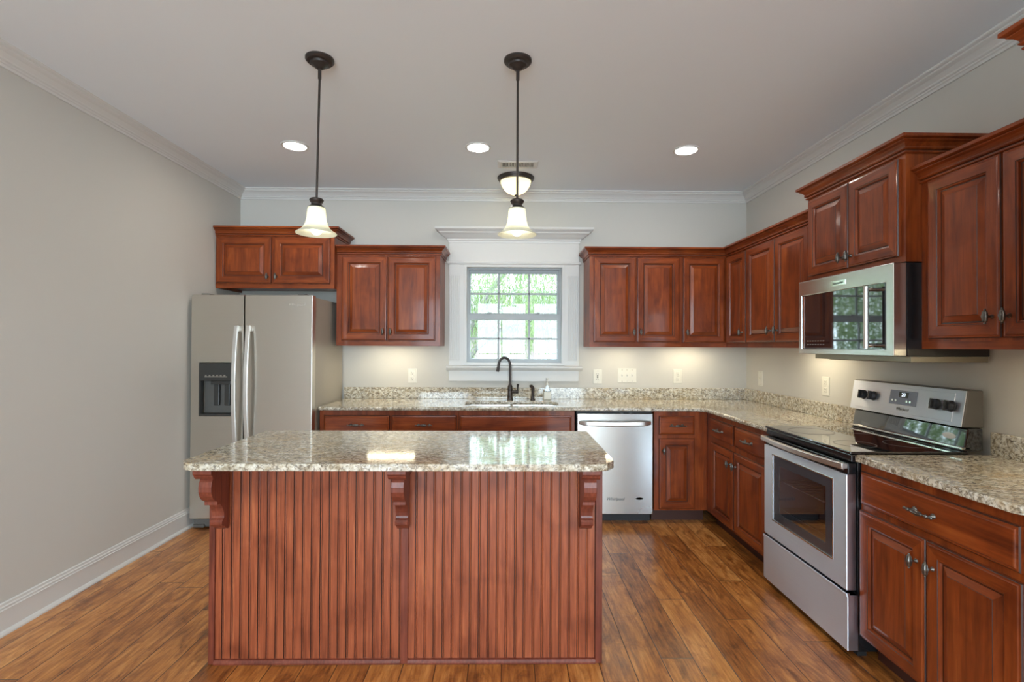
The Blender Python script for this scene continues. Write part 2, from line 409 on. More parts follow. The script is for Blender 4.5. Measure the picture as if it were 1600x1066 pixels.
# crown moulding and baseboards
cz = [(0, -.088), (.009, -.088), (.011, -.076), (.017, -.071), (.017, -.064), (.025, -.059), (.028, -.052), (.045, -.034), (.060, -.026), (.065, -.022), (.065, -.016), (.074, -.013), (.080, -.008), (.080, 0), (0, 0)]
tag(MB().sweep([(XL, REAR), (XL, YB), (XR, YB), (XR, REAR)], [(u, ZC+z) for u, z in cz], side=-1).build('trim_1', TRIMM), kind='structure')
bp_ = [(0, 0), (.028, 0), (.028, .008), (.022, .018), (.013, .022), (.013, .112), (.017, .114), (.017, .119), (.013, .122), (.013, .132), (.009, .137), (.008, .148), (.004, .152), (0, .152)]
tag(MB().sweep([(XL, REAR), (XL, YB)], bp_, side=-1).build('baseboard_left', TRIMM), kind='structure')
tag(MB().sweep([(XR, .70), (XR, REAR)], bp_, side=-1).build('baseboard_right', TRIMM), kind='structure')
tag(MB().sweep([(XL, YB), (-1.47, YB)], bp_, side=-1).build('baseboard_back', TRIMM), kind='structure')

# kitchen window
w1 = struct('window_1', (.081, YB, WZ0))
def L(x): return x-.081
def Zl(z): return z-WZ0
jb = MB().plate_hole(L(WX0), L(WX1), 0, WZ1-WZ0, -.022, .15, L(WX0)+.022, L(WX1)-.022, .022, WZ1-WZ0-.022)
jb.build('jamb', TRIMM, w1)
for sx, (a, b_) in (('l', (-.512, -.375)), ('r', (.537, .668))):
    m = MB().box(L(a), L(b_), -.020, 0, Zl(1.213), Zl(2.136)); wdt = b_-a
    xc = (a+b_)/2 - .004 + (-.012 if sx == 'l' else .012)
    for k in range(6):
        x = L(xc-.040+k*.016); m.box(x-.0045, x+.0045, -.028, -.0195, Zl(1.26), Zl(2.03))
    m.build('fluted_casing', TRIMM, w1, bevel=.002)
MB().box(L(-.512), L(.668), -.020, 0, Zl(2.155), Zl(2.345)).build('header_board', TRIMM, w1, bevel=.001)
MB().prism([(0, Zl(2.132)), (-.024, Zl(2.132)), (-.034, Zl(2.140)), (-.034, Zl(2.150)), (-.028, Zl(2.158)), (0, Zl(2.158))], L(-.528), L(.684), 'X').build('header_bead', TRIMM, w1, bevel=.001)
hc = [(0, 2.328), (.006, 2.328), (.008, 2.345), (.016, 2.352), (.018, 2.362), (.035, 2.372), (.060, 2.392), (.082, 2.404), (.086, 2.414), (.096, 2.420), (.112, 2.430), (.116, 2.436), (.116, 2.452), (0, 2.452)]
MB().sweep([(L(-.512), .0), (L(-.512), -.020), (L(.668), -.020), (L(.668), .0)], [(u, Zl(z)) for u, z in hc], side=-1).build('header_crown', TRIMM, w1)
MB().prism([(.03, Zl(1.213)), (-.055, Zl(1.213)), (-.062, Zl(1.205)), (-.062, Zl(1.196)), (-.055, Zl(1.188)), (-.04, Zl(1.172)), (0, Zl(1.165)), (0, Zl(1.19)), (.03, Zl(1.19))], L(-.530), L(.696), 'X').build('stool', TRIMM, w1, bevel=.001)
MB().box(L(-.512), L(.668), -.018, 0, Zl(1.073), Zl(1.170)).build('apron', TRIMM, w1, bevel=.002)
fr = MB().plate_hole(L(-.355), L(.517), Zl(1.24), Zl(2.11), .045, .12, L(-.335), L(.497), Zl(1.262), Zl(2.095))
fr.build('window_frame', VINYL, w1)
def sash(name, y, z0, z1, g0, g1, h):
    m = MB().plate_hole(L(-.338), L(.500), Zl(z0), Zl(z1), y-.018, y+.018, L(-.322), L(.476), Zl(g0), Zl(g1))
    for x in (-.063, .219): m.box(L(x)-.009, L(x)+.009, y-.008, y+.008, Zl(g0), Zl(g1))
    m.box(L(-.322), L(.476), y-.008, y+.008, Zl(h)-.009, Zl(h)+.009)
    o = m.build(name, VINYL, w1, bevel=.002)
    MB().add([(L(-.322), y, Zl(g0)), (L(.476), y, Zl(g0)), (L(.476), y, Zl(g1)), (L(-.322), y, Zl(g1))], [(0, 1, 2, 3)]).build('pane', GLASS, o)
    return o
sash('upper_sash', .095, 1.66, 2.10, 1.695, 2.062, 1.877)
sash('lower_sash', .062, 1.24, 1.685, 1.276, 1.632, 1.461)
for x in (-.155, .29):
    MB().box(L(x)-.02, L(x)+.02, .030, .05, Zl(1.684), Zl(1.696)).box(L(x)-.004, L(x)+.028, .026, .046, Zl(1.694), Zl(1.702)).build('sash_lock', VINYL, w1, bevel=.003)

# ------------------------------------------------------------------ cabinet hardware
def cage(a, th): return 1+.16*math.sin(5*a+4*th)*math.sin(5*a-4*th)
def knob_mesh():
    m = MB().lathe([(0, 0), (.0085, 0), (.0085, -.003), (.0045, -.006), (.004, -.016), (.006, -.019), (.0045, -.022), (0, -.022)], axis='Y', seg=14)
    m.ellip((0, -.029, 0), (.0105, .0095, .025), 20, 16, fn=cage)
    m.ellip((0, -.029, .026), (.004, .004, .004), 8, 6).ellip((0, -.029, -.026), (.004, .004, .004), 8, 6)
    return m
def pull_mesh():
    m = MB()
    for s in (-1, 1):
        m.lathe([(0, 0), (.011, 0), (.011, -.003), (.007, -.006), (.0045, -.010), (.004, -.028), (0, -.028)], (s*.042, 0, 0), axis='Y', seg=14)
        m.ellip((s*.042, -.028, 0), (.0075, .0075, .0075), 10, 8); m.ellip((s*.062, -.026, 0), (.006, .006, .006), 10, 8)
    m.tube([(-.062, -.026, 0), (-.045, -.028, 0), (0, -.030, 0), (.045, -.028, 0), (.062, -.026, 0)], .0035, 8)
    o = len(m.v); m.ellip((0, 0, 0), (.0095, .0095, .028), 20, 16, fn=cage)
    for i in range(o, len(m.v)):
        x, y, z = m.v[i]; m.v[i] = (z, y-.030, x)
    return m
KN = knob_mesh(); PU = pull_mesh()
def knob(parent, x, z): return KN.build('knob', PEWTER, parent, smooth=True, loc=(x, -.0205, z), ang=60)
def pull(parent, x, z): return PU.build('pull_handle', PEWTER, parent, smooth=True, loc=(x, -.0205, z), ang=60)

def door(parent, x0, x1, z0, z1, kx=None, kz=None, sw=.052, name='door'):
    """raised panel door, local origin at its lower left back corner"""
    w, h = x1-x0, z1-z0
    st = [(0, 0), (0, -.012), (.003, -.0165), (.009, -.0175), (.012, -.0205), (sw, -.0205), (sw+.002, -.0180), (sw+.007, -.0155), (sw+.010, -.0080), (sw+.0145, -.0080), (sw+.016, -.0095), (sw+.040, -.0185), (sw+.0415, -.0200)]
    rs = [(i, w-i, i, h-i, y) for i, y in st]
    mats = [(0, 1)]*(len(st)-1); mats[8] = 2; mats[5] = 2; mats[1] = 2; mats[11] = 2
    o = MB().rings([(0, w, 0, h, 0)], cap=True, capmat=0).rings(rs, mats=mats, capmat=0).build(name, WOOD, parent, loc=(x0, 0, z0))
    if kx is not None: knob(o, kx-x0, kz-z0)
    return o
def drawer(parent, x0, x1, z0, z1, handle=True, name='drawer'):
    w, h = x1-x0, z1-z0
    st = [(0, 0), (0, -.010), (.004, -.0145), (.010, -.0155), (.013, -.019), (.016, -.0205)]
    rs = [(i, w-i, i, h-i, y) for i, y in st]
    o = MB().rings([(0, w, 0, h, 0)], cap=True, capmat=1).rings(rs, mats=[1, 2, 1, 1, 1], capmat=1).build(name, WOOD, parent, loc=(x0, 0, z0))
    if handle: pull(o, w/2, h/2)
    return o
def base_cab(name, label, loc, rz, W, depth=.60, hollow=False):
    t = thing(name, label, 'cabinet', loc, rz)
    if hollow:
        MB().box(0, W, .0, .02, .10, .882).box(0, .018, .02, depth, .10, .882).box(W-.018, W, .02, depth, .10, .882).box(.018, W-.018, .02, depth, .10, .118).box(.018, W-.018, depth-.01, depth, .118, .882).build('body', [WV, WH], t, bevel=.0015)
    else: MB().box(0, W, .0, depth, .10, .882).build('body', [WV, WH], t, bevel=.0015)
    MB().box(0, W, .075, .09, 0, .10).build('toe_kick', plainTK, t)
    return t
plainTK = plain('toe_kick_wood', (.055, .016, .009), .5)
def upper_cab(name, label, loc, rz, W, Hh, depth=.33):
    t = thing(name, label, 'cabinet', loc, rz)
    m = MB().box(0, W, 0, .02, 0, Hh, 0).box(0, W, .02, depth, .019, Hh, 0).box(0, .018, .02, depth, 0, .019, 0).box(W-.018, W, .02, depth, 0, .019, 0)
    m.box(0, W, -.0008, .0, 0, .033, 1)
    m.build('body', WOOD, t, bevel=.0015)
    return t
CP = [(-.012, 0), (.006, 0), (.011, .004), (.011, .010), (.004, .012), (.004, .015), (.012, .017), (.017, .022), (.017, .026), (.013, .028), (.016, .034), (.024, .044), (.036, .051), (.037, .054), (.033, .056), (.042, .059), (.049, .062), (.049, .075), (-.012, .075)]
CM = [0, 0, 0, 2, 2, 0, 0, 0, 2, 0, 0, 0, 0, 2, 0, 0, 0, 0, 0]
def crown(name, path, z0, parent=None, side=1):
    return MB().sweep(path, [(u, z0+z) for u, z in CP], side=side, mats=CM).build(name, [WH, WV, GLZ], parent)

RZ = -PI/2
# ------------------------------------------------------------------ base cabinets
YF = 4.02
c = base_cab('base_cabinet', 'cherry base cabinet with two drawers beside the refrigerator, left of the sink', (-1.452, YF, 0), 0, 1.085)
drawer(c, .036, .549, .70, .845); drawer(c, .566, 1.073, .70, .845)
door(c, .036, .549, .115, .675, .515, .58); door(c, .566, 1.073, .115, .675, .60, .58)
c = base_cab('sink_base_cabinet', 'cherry sink base cabinet with a wide plain false drawer front under the window', (-.365, YF, 0), 0, .915, hollow=True)
drawer(c, .012, .890, .70, .845, False, 'false_drawer_front'); door(c, .012, .447, .115, .675, .41, .58); door(c, .453, .890, .115, .675, .49, .58)
c = base_cab('base_cabinet', 'narrow cherry base cabinet with one drawer and one door, right of the dishwasher', (1.180, YF, 0), 0, .420)
drawer(c, .037, .316, .700, .846); door(c, .037, .319, .115, .668, .066, .575, sw=.046)
c = base_cab('base_cabinet', 'cherry base cabinet with two small drawers over two doors, left of the range', (1.60, YF-.001, 0), RZ, .975)
drawer(c, .088, .494, .703, .846); drawer(c, .518, .945, .703, .846)
door(c, .118, .500, .12, .664, .464, .572, sw=.048); door(c, .512, .945, .12, .664, .548, .572, sw=.048)
c = base_cab('base_cabinet', 'large cherry base cabinet with one wide drawer over two doors, nearest on the right', (1.60, 2.270, 0), RZ, .735)
drawer(c, .014, .718, .700, .846); door(c, .010, .365, .115, .672, .330, .578); door(c, .371, .726, .115, .672, .405, .578)
# tall pantry, almost all of it outside the picture
t = thing('pantry_cabinet', 'tall cherry pantry cabinet whose crown corner enters at the top right', 'cabinet', (1.60, 1.532, 0), RZ)
MB().box(0, .80, 0, .605, .10, 2.32).build('body', WOOD, t, bevel=.0015)
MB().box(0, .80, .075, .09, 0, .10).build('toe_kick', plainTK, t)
door(t, .03, .395, .115, 1.34, .36, 1.1); door(t, .405, .77, .115, 1.34, .44, 1.1); door(t, .03, .395, 1.37, 2.28, .36, 1.46); door(t, .405, .77, 1.37, 2.28, .44, 1.46)
crown('crown', [(0, .605), (0, 0), (.80, 0), (.80, .605)], 2.312, t, side=-1)

# ------------------------------------------------------------------ wall cabinets
t = upper_cab('wall_cabinet', 'wide low cherry wall cabinet with two doors above the refrigerator', (-2.402, 4.25, 1.862), 0, .978, .455, .388)
door(t, .012, .462, .043, .425, .438, .095); door(t, .484, .945, .043, .425, .508, .095)
crown('crown', [(0, .0), (.978, 0), (.978, .388)], .434, t, side=-1)
t = upper_cab('wall_cabinet', 'cherry wall cabinet with two doors between the refrigerator and the window', (-1.424, 4.31, 1.39), 0, .872, .80)
door(t, .046, .424, .045, .752, .398, .118); door(t, .434, .833, .045, .752, .460, .118)
crown('crown', [(0.004, .0), (.872, 0), (.872, .33)], .768, t, side=-1)
t = upper_cab('wall_cabinet', 'cherry wall cabinet with two doors directly right of the window', (.713, 4.31, 1.39), 0, .780, .80)
door(t, .036, .392, .040, .758, .370, .125, sw=.048); door(t, .403, .764, .040, .758, .428, .125, sw=.048)
t = upper_cab('wall_cabinet', 'single door cherry wall cabinet on the back wall beside the corner', (1.494, 4.31, 1.39), 0, .386, .80)
door(t, .012, .368, .040, .758, .040, .125, sw=.048)
t = upper_cab('wall_cabinet', 'single door cherry wall cabinet on the right wall at the corner', (1.88, 4.638, 1.39), RZ, .712, .80)
door(t, .372, .704, .040, .758, .665, .120, sw=.048)
t = upper_cab('wall_cabinet', 'cherry wall cabinet with two doors between the corner and the microwave', (1.88, 3.925, 1.39), RZ, .905, .80)
door(t, .010, .415, .040, .758, .375, .120, sw=.05); door(t, .427, .825, .040, .758, .467, .120, sw=.05)
crown('cabinet_crown', [(.713, 4.638), (.713, 4.31), (1.88, 4.31), (1.88, 3.022)], 2.158, None, side=-1)
tag(bpy.data.objects['cabinet_crown'], 'long cherry crown moulding over the corner cabinets right of the window', 'moulding')
t = upper_cab('wall_cabinet', 'deeper cherry cabinet with two short doors above the microwave', (1.81, 3.018, 1.785), RZ, .742, .505, .398)
door(t, .022, .372, .028, .475, .342, .085, sw=.05); door(t, .380, .715, .028, .475, .405, .085, sw=.05)
crown('crown', [(0, .398), (0, 0), (.742, 0), (.742, .398)], .490, t, side=-1)
t = upper_cab('wall_cabinet', 'tall cherry wall cabinet with two doors at the right edge, nearest the viewer', (1.88, 2.273, 1.39), RZ, .740, .78)
door(t, .048, .382, .045, .742, .352, .125, sw=.052); door(t, .390, .724, .045, .742, .420, .125, sw=.052)
crown('crown', [(0, .33), (0, 0), (.740, 0)], .745, t, side=-1)

# under cabinet lights
def ucl(loc, rz, w, label):
    t = thing('under_cabinet_light', label, 'light', loc, rz, 'under cabinet light bars')
    MB().box(-w/2, w/2, -.035, .035, -.014, 0).build('housing', PLATE, t, bevel=.003)
    MB().box(-w/2+.01, w/2-.01, -.026, .026, -.0175, -.0141).build('diffuser', UNDERM, t)
ucl((-.98, 4.42, 1.4085), 0, .42, 'slim light bar under the cabinet left of the window')
ucl((1.02, 4.42, 1.4085), 0, .30, 'slim light bar under the cabinet right of the window')
ucl((1.62, 4.46, 1.4085), 0, .40, 'slim light bar under the single door cabinet by the corner')
ucl((2.03, 3.45, 1.4085), RZ, .40, 'slim light bar under the cabinet left of the microwave')
ucl((2.03, 1.75, 1.4085), RZ, .42, 'slim light bar under the nearest right cabinet')

# ------------------------------------------------------------------ worktops
def arc(cx, cy, r, a0, a1, n=6): return [(cx+r*math.cos(math.radians(a0+(a1-a0)*i/n)), cy+r*math.sin(math.radians(a0+(a1-a0)*i/n))) for i in range(n+1)]
def slab(name, outline, z0, z1, mat, parent=None, hole=None, bevel=.011):
    bm = bmesh.new()
    def loop(pts):
        vs = [bm.verts.new((x, y, z1)) for x, y in pts]; return vs, [bm.edges.new((vs[i], vs[(i+1) % len(vs)])) for i in range(len(vs))]
    vs, es = loop(outline); alle = list(es)
    if hole: hv, he = loop(hole); alle += he
    r = bmesh.ops.triangle_fill(bm, use_beauty=True, edges=alle, use_dissolve=False)
    top = [f for f in bm.faces]
    ex = bmesh.ops.extrude_face_region(bm, geom=top)
    nv = [g for g in ex['geom'] if isinstance(g, bmesh.types.BMVert)]
    for v in nv: v.co.z = z0
    bmesh.ops.recalc_face_normals(bm, faces=bm.faces)
    me = bpy.data.meshes.new(name); bm.to_mesh(me); bm.free(); me.materials.append(mat)
    for p in me.polygons: p.use_smooth = True
    me.set_sharp_from_angle(angle=math.radians(40))
    o = bpy.data.objects.new(name, me); COL.objects.link(o)
    if parent: o.parent = parent
    b = o.modifiers.new('bevel', 'BEVEL'); b.width = bevel; b.segments = 4; b.limit_method = 'ANGLE'; b.angle_limit = math.radians(50); b.harden_normals = True
    return o
t = thing('granite_worktop', 'L-shaped speckled granite worktop along the back wall and corner with a sink cut-out', 'worktop', (0, 0, 0))
sinkhole = arc(-.23, 4.19, .10, 180, 270) + arc(.34, 4.19, .10, 270, 360) + arc(.34, 4.32, .10, 0, 90) + arc(-.23, 4.32, .10, 90, 180)
slab('top', [(-1.454, 4.638), (-1.454, 3.985)] + [(1.50, 3.985)] + arc(1.50, 3.925, .06, 90, 0, 5)[1:] + [(1.565, 3.024), (2.208, 3.024), (2.208, 4.638)][0:] , .884, .914, GRAN, t, hole=sinkhole)
MB().box(-1.452, 2.208, 4.618, 4.6385, .9145, 1.016).box(2.188, 2.2085, 3.024, 4.6175, .9145, 1.016).build('backsplash', GRAN, t, bevel=.002)
t = thing('granite_worktop', 'speckled granite worktop on the nearest right cabinet, beside the range', 'worktop', (0, 0, 0))
slab('top', [(2.208, 1.534), (2.208, 2.2715), (1.58, 2.2715), (1.565, 2.258), (1.565, 1.560)] + [(1.575, 1.54), (1.59, 1.534)], .884, .914, GRAN, t)
MB().box(2.188, 2.2085, 1.534, 2.272, .9145, 1.016).build('backsplash', GRAN, t, bevel=.002)

# ------------------------------------------------------------------ island
isl = thing('kitchen_island', 'cherry kitchen island base with beadboard front and three corbels, in the middle', 'island', (0, 0, 0))
IY = 2.252; IX0, IX1 = -1.287, .432
MB().box(IX0+.006, IX1-.006, IY+.014, 2.84, 0.0, .883).build('body', [WI, WH, GLZ], isl, bevel=.001)
def bead(x0, x1):
    m = MB(); n = round((x1-x0)/.0392); p = (x1-x0)/n; prof = []
    for i in range(n):
        x = x0+i*p
        prof += [(x, 0, 0), (x+p-.0105, 0, 2), (x+p-.009, .0035, 2), (x+p-.0075, .0035, 0), (x+p-.006, .0008, 0), (x+p-.004, 0, 0), (x+p-.002, .0008, 2), (x+p-.0012, .003, 2)]
    prof.append((x1, 0, 0)); z0, z1 = .004, .883
    for i in range(len(prof)-1):
        a, b = prof[i], prof[i+1]
        m.add([(a[0], IY+.006+a[1], z0), (b[0], IY+.006+b[1], z0), (b[0], IY+.006+b[1], z1), (a[0], IY+.006+a[1], z1)], [(0, 1, 2, 3)], a[2])
    return m
bead(IX0+.022, -.452).build('beadboard_panel', [WI, WH, GLZ], isl)
bead(-.422, IX1-.022).build('beadboard_panel', [WI, WH, GLZ], isl)
for x0, x1 in ((IX0, IX0+.024), (-.453, -.421), (IX1-.030, IX1)):
    MB().box(x0, x1, IY-.006, IY+.016, .001, .883).build('trim_strip', [WC, WH, GLZ], isl, bevel=.002)
MB().box(IX0, IX0+.006, IY+.012, 2.84, 0.001, .883).build('side_panel', [WI, WH, GLZ], isl)
MB().box(IX1-.006, IX1, IY+.012, 2.84, 0.001, .883).build('side_panel', [WI, WH, GLZ], isl)
for x0, x1 in ((IX0+.024, -.453), (-.421, IX1-.030)):
    MB().prism([(IY+.008, .001), (IY-.010, .001), (IY-.010, .008), (IY-.004, .018), (IY+.008, .021)], x0, x1, 'X').build('base_shoe', [WC, WI], isl)
# corbels: side profile (y forward is negative, z from the top)
def corbel(xc):
    y0 = IY-.006
    def up(x0, x1, pr): return [(y0+u, z) for u, z in pr]
    t = MB()
    t.prism([(y0, .883), (y0-.160, .883), (y0-.160, .866), (y0-.152, .860), (y0-.150, .853), (y0-.140, .843), (y0, .843)], xc-.038, xc+.038, 'X')
    w = .0265
    body = [(0, .843), (-.124, .843), (-.133, .828), (-.138, .808), (-.137, .788), (-.130, .768), (-.118, .752), (-.104, .743), (-.094, .738)]
    body += [(-.094, .722), (-.072, .722), (-.060, .712), (-.048, .694), (-.041, .676), (-.039, .660), (-.041, .650)]
    body += [(-.050, .646), (-.055, .638), (-.054, .627), (-.046, .619), (-.032, .616), (-.024, .604), (-.010, .596), (0, .596)]
    t.prism([(y0+u, z) for u, z in body], xc-w, xc+w, 'X')
    return t.build('corbel', [WC, WH, GLZ], isl, bevel=.0015)
corbel(-1.228); corbel(-.4415); corbel(.356)
t = slab('island_worktop', [(-1.335, 2.885), (-1.335, 2.165)] + arc(-1.245, 2.162, .09, 180, 270)[1:] + [(.36, 2.072), (.420, 2.085), (.458, 2.140), (.462, 2.165), (.462, 2.885)], .884, .914, GRAN)
tag(t, 'speckled granite worktop with rounded corners lying on the kitchen island', 'worktop')

# ------------------------------------------------------------------ refrigerator
fr = thing('refrigerator', 'stainless side by side refrigerator with ice and water dispenser against the left wall', 'refrigerator', (-2.372, 3.88, 0))
MB().box(.006, .902, .075, .745, .06, 1.762).build('body', SIDEG, fr, bevel=.004)
MB().box(.02, .89, .10, .70, 0, .06).build('foot_base', BLACKM, fr)
m = MB().plate_hole(0, .392, .078, 1.772, 0, .068, .062, .316, .855, 1.255)
ld = m.build('door', STEELF, fr, bevel=.006, seg=3)
rd = MB().box(.400, .911, 0, .068, .078, 1.772).build('door', STEELF, fr, bevel=.006, seg=3)
# dispenser
dp = MB().plate_hole(.062, .316, .855, 1.255, -.004, .03, .076, .302, .872, 1.12).build('dispenser', DKGREY, fr, bevel=.003)
MB().add([(.070, .062, .862), (.308, .062, .862), (.308, .062, 1.16), (.070, .062, 1.16)], [(0, 1, 2, 3)]).box(.070, .308, .004, .062, .857, .872).box(.070, .308, .004, .064, 1.12, 1.16).build('recess', GREYP, dp)
MB().box(.155, .195, .030, .050, .93, 1.10).box(.235, .275, .030, .050, .93, 1.10).box(.14, .29, .015, .05, 1.09, 1.12).build('paddle', DKGREY, dp, bevel=.004)
MB().box(.105, .275, -.0055, -.004, 1.148, 1.153, 0).build('button_strip', CHROME, dp)
for i in range(6): MB().box(.108+i*.028, .122+i*.028, -.0055, -.004, 1.158, 1.164).build('button', CHROME, dp)
def fr_handle(par, x, s):
    z0, z1 = .62, 1.54; n = 14; pts = []
    m = MB(); prev = None; vs = []; fs = []
    for i in range(n+1):
        u = i/n; z = z0+(z1-z0)*u; bow = 4*u*(1-u); y = -.022-.036*bow; xx = x + s*0.018*bow*0 - .026*(1-u)*0
        vs += [(xx-.016, y, z), (xx+.016, y, z), (xx+.016, y-.014, z), (xx-.016, y-.014, z)]
    for i in range(n):
        a = 4*i; b = a+4
        for k in range(4): fs.append((a+k, a+(k+1) % 4, b+(k+1) % 4, b+k))
    fs += [(0, 1, 2, 3), (4*n, 4*n+1, 4*n+2, 4*n+3)]
    m.add(vs, fs).box(x-.012, x+.012, -.030, 0.0, z0+.005, z0+.045).box(x-.012, x+.012, -.030, 0.0, z1-.045, z1-.005)
    m.build('handle', CHSAT, par, bevel=.004)
CHSAT = steel('satin_handle_steel', (.74, .72, .68), .42, 0)
fr_handle(ld, .352, 1); fr_handle(rd, .442, -1)
MB().box(.01, .90, .03, .09, .012, .070).box(.02, .10, .015, .04, .008, .032).build('kick_grille', GREYP, fr, bevel=.004)
MB().box(.06, .12, .02, .10, 1.772, 1.782).build('hinge_cover', GREYP, fr, bevel=.003); MB().box(.79, .85, .02, .10, 1.772, 1.782).build('hinge_cover', GREYP, fr, bevel=.003)
lettering('Whirlpool', .030, CHROME, rd, (.790, -.0008, 1.700), shear=.3)

# ------------------------------------------------------------------ dishwasher
dw = thing('dishwasher', 'stainless built-in dishwasher with a bar handle right of the island end', 'dishwasher', (.562, 4.0, 0))
MB().box(.004, .600, .03, .60, .10, .878).build('body', BLACKM, dw)
MB().box(.004, .604, .085, .12, .0, .078).build('toe_kick', BLACKM, dw)
dd = MB().box(.006, .602, -.004, .03, .078, .866).build('door', STEEL, dw, bevel=.004)
vs = []; fs = []; n = 16
for i in range(n+1):
    u = i/n; x = .02+.565*u; e = min(1, min(u, 1-u)*9); y = -.008-.030*e**.5*1; hh = .015+.006*e; zc = .795-.006*math.sin(PI*u)
    vs += [(x, y, zc-hh), (x, y-.012, zc-hh*.7), (x, y-.012, zc+hh*.7), (x, y, zc+hh)]
for i in range(n):
    a = 4*i; b = a+4
    for k in range(4): fs.append((a+k, a+(k+1) % 4, b+(k+1) % 4, b+k))
fs += [(0, 1, 2, 3), (4*n, 4*n+1, 4*n+2, 4*n+3)]
MB().add(vs, fs).box(.022, .05, -.02, 0, .784, .806).box(.555, .583, -.02, 0, .784, .806).build('handle', CHSAT, dd, bevel=.002, smooth=True)
lettering('Whirlpool', .034, DKGREY, dd, (.306, -.0048, .197), shear=.3)
MB().lathe([(0, 0), (1, 0), (1, -.0012), (.86, -.0012), (.86, 0)], axis='Y', seg=28).build('oval_badge', PLATE, dd, loc=(.497, -.004, .200)).scale = (.034, 1, .011)

# ------------------------------------------------------------------ range (local x: far to near, y into the wall)
rg = thing('electric_range', 'stainless and black electric range with a smooth glass cooktop on the right wall', 'range', (1.60, 3.018, 0), RZ)
RW = .742
b_ = MB().box(0, .02, -.012, .55, .03, .90).box(RW-.02, RW, -.012, .55, .03, .90).box(.02, RW-.02, .45, .55, .03, .90).box(.02, RW-.02, -.012, .45, .03, .30).box(.02, RW-.02, -.012, .45, .85, .90)
b_.build('body', BLACK, rg, bevel=.001)
for fx in (.02, RW-.06):
    for fy in (0, .5): MB().box(fx, fx+.04, fy, fy+.04, 0, .03).build('foot', BLACKM, rg)
cav = MB().add([(.06, -.01, .34), (RW-.06, -.01, .34), (RW-.06, .42, .34), (.06, .42, .34), (.06, -.01, .82), (RW-.06, -.01, .82), (RW-.06, .42, .82), (.06, .42, .82)], [(0, 1, 2, 3), (7, 6, 5, 4), (0, 4, 7, 3), (1, 2, 6, 5), (3, 7, 6, 2)])
cav.build('oven_cavity', plain('oven_enamel', (.30, .30, .33), .35), rg)
rk = MB()
for z in (.46, .62):
    rk.tube([(.065, 0, z), (RW-.065, 0, z)], .004, 8).tube([(.065, .40, z), (RW-.065, .40, z)], .004, 8)
    for i in range(18): rk.tube([(.08+i*.034, 0, z), (.08+i*.034, .40, z)], .002, 6)
rk.build('oven_rack', CHROME, rg)
od = MB().plate_hole(.008, RW-.006, .300, .822, -.060, -.014, .103, .638, .405, .775).build('oven_door', STEELB, rg, bevel=.004)
MB().box(.008, RW-.006, -.052, -.014, .8225, .872).build('door_top_band', BLACK, od, bevel=.003)
MB().plate_hole(.101, .640, .403, .777, -.0555, -.0535, .165, .580, .455, .725).build('window_border', plain('grey_ceramic_glass', (.055, .055, .065), .12, coat=.5), od)
MB().add([(.16, -.0545, .45), (.585, -.0545, .45), (.585, -.0545, .73), (.16, -.0545, .73)], [(0, 1, 2, 3)]).build('window_glass', OVENG, od)
MB().plate_hole(.097, .644, .399, .781, -.0615, -.0575, .104, .637, .406, .774).build('window_trim', CHROME, od, bevel=.001)
vs = []; fs = []; n = 18
for i in range(n+1):
    u = i/n; x = .004+(RW-.012)*u; bow = 4*u*(1-u); y = -.066-.030*bow; zc = .858
    vs += [(x, y, zc-.017), (x, y-.014, zc-.013), (x, y-.014, zc+.013), (x, y, zc+.017)]
for i in range(n):
    a = 4*i; b = a+4
    for k in range(4): fs.append((a+k, a+(k+1) % 4, b+(k+1) % 4, b+k))
fs += [(0, 1, 2, 3), (4*n, 4*n+1, 4*n+2, 4*n+3)]
MB().add(vs, fs).box(.006, .03, -.07, -.05, .846, .870).box(RW-.034, RW-.010, -.07, -.05, .846, .870).build('handle', CHSAT, od, bevel=.003, smooth=True)
MB().box(.004, RW+.004, -.062, -.012, .035, .283).box(.004, RW+.004, -.066, -.05, .276, .292).build('storage_drawer', STEELB, rg, bevel=.003)
MB().box(-.001, RW+.001, -.042, -.012, .878, .912).build('front_trim', BLACK, rg, bevel=.004)
MB().box(-.003, RW+.003, -.048, .492, .9145, .926).build('cooktop', BGLASS, rg, bevel=.003)
for (x, y, r) in ((.19, .11, .115), (.56, .10, .090), (.19, .36, .085), (.56, .36, .10)):
    MB().lathe([(r, 0), (r, .0004), (r-.003, .0004), (r-.003, 0)], (x, y, .9262), 40).build('burner_ring', GREYP, rg)
# backguard: black lower part, tilted steel control panel
MB().hexa([(0, .470, .926), (RW, .470, .926), (RW, .56, .926), (0, .56, .926), (0, .490, 1.03), (RW, .490, 1.03), (RW, .56, 1.03), (0, .56, 1.03)]).build('backguard', BGLASS, rg, bevel=.006)
MB().box(.0, RW, .462, .50, .935, .945).build('vent_trim', CHROME, rg, bevel=.002)
MB().hexa([(-.004, .463, 1.035), (RW+.004, .463, 1.035), (RW+.004, .56, 1.035), (-.004, .56, 1.035), (-.004, .490, 1.203), (RW+.004, .490, 1.203), (RW+.004, .56, 1.203), (-.004, .56, 1.203)]).build('panel_housing', GREYP, rg, bevel=.005)
tilt = math.atan2(.027, .168)
cp = bpy.data.objects.new('control_panel', None)
mcp = MB().box(.0, RW, -.004, 0, 0, .166).box(.042, RW-.052, -.006, -.003, .016, .150)
cp = mcp.build('control_panel', STEELB, rg, bevel=.0015, loc=(0, .463, 1.036), rot=(-tilt, 0, 0))
for x, z in ((.104, .088), (.182, .088), (.598, .088), (.678, .088)):
    k = MB().lathe([(0, -.006), (.026, -.006), (.026, -.010), (.021, -.012), (.019, -.030), (.016, -.032), (0, -.032)], (0, 0, 0), 24, 'Y').box(-.005, .005, -.040, -.012, -.024, .024)
    k.build('control_knob', BLACKM, cp, smooth=True, loc=(x, 0, z))
